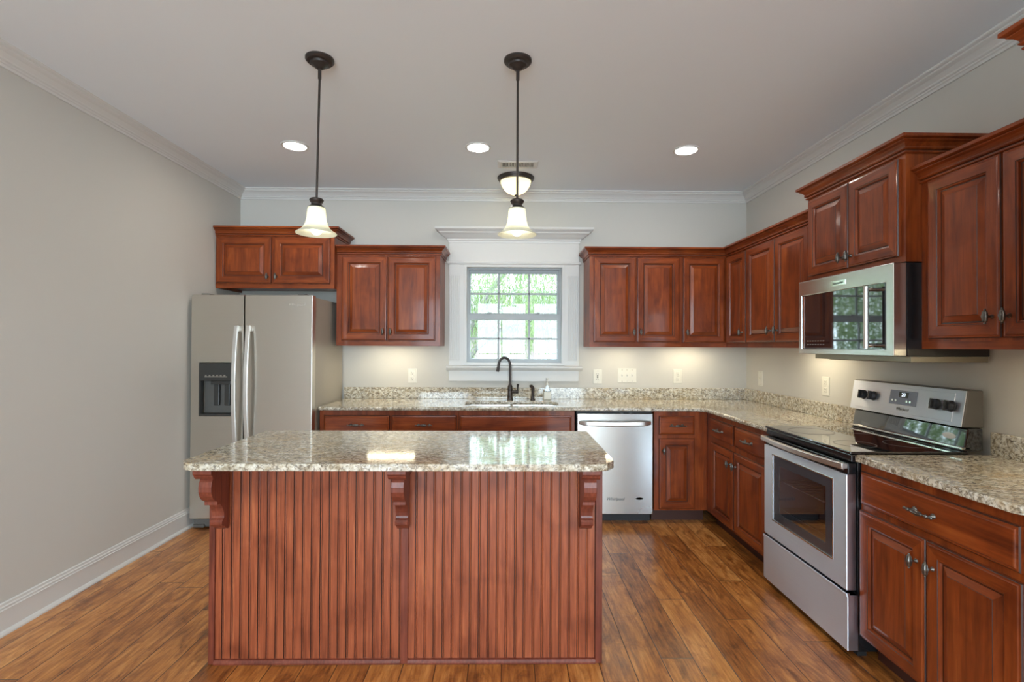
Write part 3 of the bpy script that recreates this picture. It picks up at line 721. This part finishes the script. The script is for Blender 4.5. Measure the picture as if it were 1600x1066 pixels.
MB().box(.300, .480, -.008, -.005, .060, .135).build('display_panel', plain('panel_grey', (.20, .21, .26), .3), cp, bevel=.002)
MB().box(.365, .425, -.0095, -.007, .098, .127).build('clock_display', BLACK, cp)
lettering('20', .026, emit('clock_digits', (.75, .85, 1), .5), cp, (.395, -.0102, .112), name='clock_digits')
for i in range(4): MB().lathe([(0, 0), (.006, 0), (.006, -.002), (0, -.002)], (.325+i*.0 + (i % 2)*.022 + (i//2)*.095, -.008, .080), 12, 'Y').build('button', CHROME, cp)
lettering('Whirlpool', .020, GREYP, cp, (.395, -.0068, .038), shear=.3)
lo = MB().lathe([(0, 0), (1, 0), (1, -.001), (0, -.001)], (0, 0, 0), 28, 'Y').build('oval_badge', PLATE, rg, loc=(.655, .4805, .985), rot=(-.19, 0, 0)); lo.scale = (.036, 1, .014)

# ------------------------------------------------------------------ microwave
mw = thing('microwave', 'stainless over-the-range microwave under the short cabinet on the right wall', 'microwave', (1.81, 3.015, 1.355), RZ)
MB().box(.002, .742, .0, .38, .0, .425).build('body', BLACK, mw, bevel=.003)
MB().box(.03, .740, .02, .375, -.026, .0).box(.10, .64, .06, .30, -.030, -.026).build('hood_underside', TAN, mw, bevel=.006)
md = MB().plate_hole(.0, .742, .002, .425, -.060, 0, .028, .695, .030, .340).build('door', STEELM, mw, bevel=.004, seg=3)
MB().box(.028, .695, -.054, -.04, .030, .340).build('door_glass', BGLASS, md)
MB().box(.032, .050, -.0555, -.0538, .034, .336).build('glass_reflection_strip', CHROME, md)  # bright strip imitating the back wall's reflection at the glass edge
for i in range(7):
    for j in range(2): MB().box(.075+i*.024, .089+i*.024, -.0546, -.0538, .054+j*.020, .057+j*.020).build('key_mark', SIDEG, md)
hd = MB().tube([(.622, -.100, .035), (.622, -.100, .330)], .0115, 16).build('handle', CHSAT, md, smooth=True)
for z in (.050, .315):
    MB().tube([(.622, -.055, z), (.622, -.100, z)], .009, 12).build('handle_post', CHROME, md, smooth=True)
bd = MB().box(.300, .420, -.0625, -.0595, .365, .392).build('name_badge', CHROME, md, bevel=.001)
lettering('KitchenAid', .0185, BLACKM, bd, (.360, -.063, .3785))

# ------------------------------------------------------------------ sink, faucet, sprayer, soap
sk = thing('undermount_sink', 'double bowl stainless sink set under the granite below the window', 'sink', (.055, 4.255, .884))
def bowl(x0, x1):
    return MB().rings([(x0, x1, -.17, .17, 0)], cap=False)
m = MB()
for x0, x1 in ((-.385, -.012), (.012, .385)):
    vs = [(x0, -.165, 0), (x1, -.165, 0), (x1, .165, 0), (x0, .165, 0), (x0+.02, -.145, -.19), (x1-.02, -.145, -.19), (x1-.02, .145, -.19), (x0+.02, .145, -.19)]
    m.add(vs, [(0, 1, 5, 4), (1, 2, 6, 5), (2, 3, 7, 6), (3, 0, 4, 7), (4, 5, 6, 7)])
m.add([(-.012, -.165, 0), (.012, -.165, 0), (.012, .165, 0), (-.012, .165, 0)], [(0, 1, 2, 3)])
m.build('bowls', CHROME, sk)
for x in (-.2, .2): MB().lathe([(0, .002), (.04, .002), (.045, .0), (.03, -.001)], (x, 0, -.189), 20).build('drain', CHROME, sk)
fc = thing('faucet', 'dark bronze gooseneck faucet with side lever behind the sink', 'faucet', (.045, 4.55, .9145))
MB().lathe([(0, 0), (.027, 0), (.027, .006), (.023, .012), (.022, .030), (.0235, .032), (.022, .036), (.021, .085), (.024, .090), (.022, .10), (.021, .118), (.016, .130), (.012, .136), (.012, .150), (0, .150)], seg=28).build('body', BRONZE, fc, smooth=True)
pts = [(0, 0, .145), (0, 0, .20), (0, 0, .30)]
for i in range(1, 13):
    a = PI*i/12; pts.append((-.052+.052*math.cos(a), -.02*(1-math.cos(a))/2, .30+.075*math.sin(a)))
pts += [(-.108, -.022, .275), (-.113, -.023, .250)]
MB().tube(pts, [.0115]*(len(pts)-3)+[.0115, .0135, .0140], 16).build('spout', BRONZE, fc, smooth=True)
hl = MB().tube([(.015, 0, .070), (.045, 0, .070), (.060, 0, .070), (.074, 0, .070)], [.013, .013, .017, .014], 14).build('handle', BRONZE, fc, smooth=True)
MB().tube([(.064, 0, .080), (.067, 0, .105), (.070, 0, .140)], [.006, .0065, .011], 12).build('lever', BRONZE, hl, smooth=True)
sp = thing('side_sprayer', 'small dark bronze side sprayer right of the faucet', 'sprayer', (.248, 4.55, .9145))
MB().lathe([(0, 0), (.022, 0), (.022, .004), (.016, .010), (.014, .03), (0, .03)], seg=20).build('holder', BRONZE, sp, smooth=True)
MB().tube([(0, 0, .02), (.002, 0, .07), (0, -.004, .105), (-.012, -.010, .122), (-.026, -.016, .122)], [.012, .014, .015, .014, .012], 14).build('spray_head', BRONZE, sp, smooth=True)
so = thing('soap_bottle', 'clear pump soap bottle with a pale label behind the sink', 'bottle', (.378, 4.56, .9145))
CLEAR = glass_thin('clear_plastic', (.93, .95, .95), .08)
SOAP = plain('soap_label', (.78, .76, .66), .4)
MB().box(-.032, .032, -.018, .018, 0, .072).build('soap_label', SOAP, so, bevel=.006, seg=3)
MB().hexa([(-.028, -.016, .072), (.028, -.016, .072), (.028, .016, .072), (-.028, .016, .072), (-.012, -.010, .130), (.012, -.010, .130), (.012, .010, .130), (-.012, .010, .130)]).build('bottle_neck', CLEAR, so, bevel=.004)
MB().lathe([(0, .126), (.014, .126), (.014, .150), (.006, .154), (.005, .178), (.012, .180), (.012, .192), (0, .194)], seg=18).box(-.006, .006, -.040, 0, .183, .190).build('pump', PLATE, so, smooth=True)

# ------------------------------------------------------------------ wall plates
def plate(label, loc, rz, w, kind, n=1, name='wall_outlet', cat='outlet'):
    t = thing(name, label, cat, loc, rz)
    MB().box(-w/2, w/2, -.006, 0, -.065, .065).build('cover_plate', PLATE, t, bevel=.003)
    for i in range(n):
        x = (i-(n-1)/2)*.046
        if kind == 'duplex':
            for z in (-.026, .026):
                r = MB().box(x-.017, x+.017, -.0085, -.005, z-.018, z+.018).build('receptacle', PLATE, t, bevel=.004)
                MB().box(x-.009, x-.006, -.0088, -.008, z-.002, z+.010).box(x+.006, x+.009, -.0088, -.008, z-.002, z+.008).box(x-.003, x+.003, -.0088, -.008, z-.012, z-.007).build('slot', SLOT, r)
        elif kind == 'decora':
            r = MB().box(x-.017, x+.017, -.0085, -.005, -.034, .034).build('receptacle', PLATE, t, bevel=.002)
            MB().box(x-.006, x+.006, -.0100, -.008, -.012, -.002).box(x-.006, x+.006, -.0100, -.008, .002, .012).build('test_button', SLOT, r)
            for z in (-.025, .025): MB().box(x-.009, x-.006, -.0088, -.008, z-.005, z+.005).box(x+.006, x+.009, -.0088, -.008, z-.005, z+.005).build('slot', SLOT, r)
        else:
            MB().box(x-.007, x+.007, -.0072, -.0055, -.014, .014).build('switch_slot', TRIMM, t)
            MB().hexa([(x-.0045, -.006, -.004), (x+.0045, -.006, -.004), (x+.0045, -.006, .008), (x-.0045, -.006, .008), (x-.004, -.018, .004), (x+.004, -.018, .004), (x+.004, -.018, .012), (x-.004, -.018, .012)]).build('toggle', PLATE, t)
        for z in ((-.052, .052) if kind != 'duplex' else (0,)): MB().lathe([(0, -.0072), (.003, -.0072), (.003, -.005)], (x, 0, z), 10, 'Y').build('screw', CHROME, t)
plate('ivory double outlet on the back wall between refrigerator and window', (-.841, YB, 1.118), 0, .078, 'duplex')
plate('ivory outlet with test buttons on the back wall just right of the window', (.842, YB, 1.118), 0, .078, 'decora')
plate('wide ivory plate with three toggle switches on the back wall', (1.112, YB, 1.128), 0, .172, 'toggle', 3, 'light_switch', 'switch')
plate('ivory double outlet on the back wall right of the triple switch', (1.576, YB, 1.124), 0, .082, 'duplex')
plate('narrow ivory switch plate on the right wall near the corner', (XR, 4.375, 1.124), RZ, .078, 'toggle', 1, 'light_switch', 'switch')
plate('ivory double outlet on the right wall left of the range', (XR, 3.48, 1.127), RZ, .080, 'duplex')

# ------------------------------------------------------------------ ceiling fixtures
def pendant(loc, dx, label):
    t = thing('pendant_light', label, 'lamp', loc)
    MB().lathe([(0, 0), (.068, 0), (.068, -.010), (.060, -.018), (.046, -.021), (.044, -.030), (.030, -.036), (.022, -.046), (.010, -.052), (0, -.052)], seg=36).build('canopy', BRONZE, t, smooth=True)
    MB().tube([(0, 0, -.05), (0, 0, -.10)], .0085, 12).tube([(0, 0, -.085), (dx, 0, -.695)], .0055, 12).build('rod', BRONZE, t, smooth=True)
    MB().lathe([(0, .006), (.012, .004), (.030, 0), (.034, -.006), (.032, -.013), (.025, -.022), (.026, -.030), (.038, -.040), (.040, -.046), (0, -.046)], (dx, 0, -.690), 32).build('socket_cap', BRONZE, t, smooth=True)
    pr = [(.040, 0), (.0425, -.012), (.044, -.035), (.047, -.060), (.053, -.082), (.064, -.100), (.078, -.113), (.092, -.121), (.096, -.124)]
    inn = [(r-.004, z-.001) for r, z in reversed(pr)]
    MB().lathe(pr+[(.0955, -.128)]+inn, (dx, 0, -.734), 48).build('lamp_shade', SHADEM, t, smooth=True)
    MB().ellip((dx, 0, -.734-.098), (.030, .030, .036), 20, 14).tube([(dx, 0, -.735), (dx, 0, -.80)], .014, 12).build('bulb', BULBM, t, smooth=True)
    return t
pendant((-.917, 2.50, ZC), -.010, 'bronze pendant lamp with bell glass shade, hanging over the left half of the island')
pendant((.055, 2.49, ZC), 0, 'bronze pendant lamp with bell glass shade, hanging in front of the window')
rec = thing('recessed_light', 'round white recessed ceiling light left of the left pendant rod', 'light', (-1.49, 3.60, ZC), 0, 'recessed ceiling lights')
MB().lathe([(.073, 0), (.092, 0), (.090, -.006), (.076, -.008), (.073, -.004)], seg=40).build('trim_ring', TRIMM, rec, smooth=True)
MB().lathe([(0, -.003), (.074, -.003), (.074, -.001), (0, -.001)], seg=40).build('lens', LIGHTM, rec)
for loc, lab in (((-.199, 3.595), 'round white recessed ceiling light between the two pendant rods'), ((1.286, 3.61), 'round white recessed ceiling light at the right, above the right aisle'),
                 ((-1.49, .4), 'added unseen recessed ceiling light behind the viewer on the left'), ((0, .2), 'added unseen recessed ceiling light just behind the viewer'), ((1.286, .4), 'added unseen recessed ceiling light behind the viewer on the right'),  # from here on extra lights out of view, added to brighten the room
                 ((-1.3, -2.2), 'added unseen recessed ceiling light at the rear left'), ((1.1, -2.2), 'added unseen recessed ceiling light at the rear right')):
    c = copy_tree(rec); c.location = (*loc, ZC); c['label'] = lab
fl = thing('flush_mount_light', 'bronze rimmed dome light on the ceiling above the window', 'lamp', (.081, 4.235, ZC))
MB().lathe([(0, 0), (.150, 0), (.154, -.006), (.150, -.018), (.142, -.022), (.140, -.032), (.128, -.036), (.126, -.030), (0, -.030)], seg=44).build('rim', BRONZE, fl, smooth=True)
MB().lathe([(.128, -.030), (.126, -.045), (.115, -.075), (.095, -.104), (.070, -.125), (.040, -.140), (.012, -.146), (0, -.146), (0, -.142), (.011, -.142), (.038, -.136), (.067, -.121), (.091, -.101), (.111, -.073), (.122, -.044), (.124, -.030)], seg=44).build('glass_bowl', SHADEM, fl, smooth=True)
MB().lathe([(0, -.146), (.010, -.146), (.011, -.150), (.006, -.156), (0, -.160)], seg=16).build('finial', BRONZE, fl, smooth=True)
for x in (-.045, .045): MB().ellip((x, 0, -.070), (.026, .026, .026), 16, 10).build('bulb', FLUSHM, fl, smooth=True)
vt = thing('ceiling_vent', 'white rectangular air register on the ceiling in front of the dome light', 'vent', (.091, 3.925, ZC))
MB().add([(-.157, -.082, 0), (.157, -.082, 0), (.157, .082, 0), (-.157, .082, 0), (-.145, -.070, -.008), (.145, -.070, -.008), (.145, .070, -.008), (-.145, .070, -.008), (-.125, -.045, -.008), (.125, -.045, -.008), (.125, .045, -.008), (-.125, .045, -.008)],
         [(0, 1, 5, 4), (1, 2, 6, 5), (2, 3, 7, 6), (3, 0, 4, 7), (4, 5, 9, 8), (5, 6, 10, 9), (6, 7, 11, 10), (7, 4, 8, 11)]).build('frame', TRIMM, vt)
MB().box(-.125, .125, -.045, .045, -.003, -.001).build('backing', SLOT, vt)
sl = MB()
for i in range(22): sl.hexa([(-.122+i*.0114, -.045, -.003), (-.1195+i*.0114, -.045, -.003), (-.1195+i*.0114, .045, -.003), (-.122+i*.0114, .045, -.003), (-.118+i*.0114, -.045, -.009), (-.1155+i*.0114, -.045, -.009), (-.1155+i*.0114, .045, -.009), (-.118+i*.0114, .045, -.009)])
sl.box(-.002, .002, -.045, .045, -.0095, -.003).build('louvers', TRIMM, vt)

# ------------------------------------------------------------------ outdoors
LAWN = plain('lawn_grass', (.06, .085, .03), .9, bump=.6, bscale=60)
tag(MB().box(-30, 30, YB+.4, 60, -.60, -.45).build('lawn', LAWN), 'pale sunlit lawn beyond the kitchen window', 'grass', kind='stuff')
LEAF = bpy.data.materials.new('willow_leaf'); LEAF.use_nodes = True
nt = LEAF.node_tree; nt.nodes.clear(); out = nt.nodes.new('ShaderNodeOutputMaterial'); a = nt.nodes.new('ShaderNodeBsdfTranslucent'); d = nt.nodes.new('ShaderNodeBsdfDiffuse')
tc = nt.nodes.new('ShaderNodeTexCoord'); cc = ramp(nt, [(.3, (.10, .155, .06)), (.7, (.22, .29, .14))]); nt.links.new(noise(nt, tc.outputs['Object'], 4, 3), cc.inputs['Fac'])
for n in (a, d): nt.links.new(cc.outputs[0], n.inputs[0])
mx = nt.nodes.new('ShaderNodeMixShader'); nt.links.new(a.outputs[0], mx.inputs[1]); nt.links.new(d.outputs[0], mx.inputs[2]); nt.links.new(mx.outputs[0], out.inputs[0])
BARK = plain('willow_bark', (.14, .135, .13), .9, bump=.8, bscale=30)
wt = thing('willow_tree', 'weeping willow with long hanging strands outside the kitchen window', 'tree', (-1.0, 9.4, -.42))
MB().tube([(0, 0, 0), (.05, 0, 1.0), (.10, 0, 1.7), (.05, 0, 2.6), (-.2, 0, 4.2)], [.26, .20, .17, .14, .08], 12).build('trunk', BARK, wt, smooth=True)
for pts, r in (([(.08, 0, 1.2), (.45, -.1, 1.75), (.95, -.2, 2.15), (1.7, -.3, 2.35), (2.6, -.3, 3.1)], [.07, .055, .045, .03, .02]),
               ([(.08, 0, 1.5), (.30, .1, 2.1), (.75, .2, 2.9), (1.5, .3, 3.9)], [.10, .08, .06, .03]),
               ([(0, 0, 1.4), (-.5, -.1, 2.2), (-1.4, -.3, 3.2), (-2.6, -.3, 4.0)], [.10, .08, .06, .03])):
    MB().tube(pts, r, 8).build('branch', BARK, wt, smooth=True)
lf = MB()
for s_ in range(2100):
    x = random.uniform(-5.5, 4.2); y = random.uniform(-1.6, 2.2)
    top = random.uniform(3.0, 4.8); bot = random.uniform(.9, 2.1)
    if x > -.1 and x < 3: bot = random.uniform(1.55, 2.3)
    z = top; ph = random.uniform(0, 6); am = random.uniform(.02, .08)
    while z > bot:
        xx = x+am*math.sin(z*1.7+ph); yy = y+am*math.cos(z*1.3+ph)
        an = random.uniform(0, 2*PI); ln = random.uniform(.05, .11); wd = .010; dx, dy = math.cos(an), math.sin(an)
        tip = (xx+dx*ln*.45, yy+dy*ln*.45, z-ln); m1 = (xx+dx*ln*.2-dy*wd, yy+dy*ln*.2+dx*wd, z-ln*.45); m2 = (xx+dx*ln*.2+dy*wd, yy+dy*ln*.2-dx*wd, z-ln*.45)
        o = len(lf.v); lf.v += [(xx, yy, z), m1, tip, m2]; lf.f.append((o, o+1, o+2, o+3)); lf.m.append(0)
        z -= random.uniform(.035, .07)
me = bpy.data.meshes.new('foliage'); me.from_pydata(lf.v, [], lf.f); me.materials.append(LEAF)
fo = bpy.data.objects.new('foliage', me); COL.objects.link(fo); fo.parent = wt
hs = thing('house', 'pale brick neighbouring house far behind the willow', 'house', (3.0, 24.0, -.45))
BRK = plain('pale_brick', (.15, .125, .12), .85)
MB().box(-9, 9, 0, 6, 0, 2.75).build('wall', BRK, hs)
MB().prism([(-.5, 2.7), (6.5, 2.7), (3, 4.8)], -9.5, 9.5, 'X').build('roof', plain('pale_shingles', (.10, .095, .10), .9), hs)
for x in (-.95, -6, 4):
    f = MB().plate_hole(x-.6, x+.6, .95, 2.25, -.06, 0, x-.5, x+.5, 1.05, 2.15).box(x-.02, x+.02, -.04, -.01, 1.05, 2.15).box(x-.5, x+.5, -.04, -.01, 1.58, 1.62).build('window', TRIMM, hs)
    MB().box(x-.5, x+.5, -.02, -.005, 1.05, 2.15).build('pane', plain('house_glass', (.25, .3, .35), .1), f)
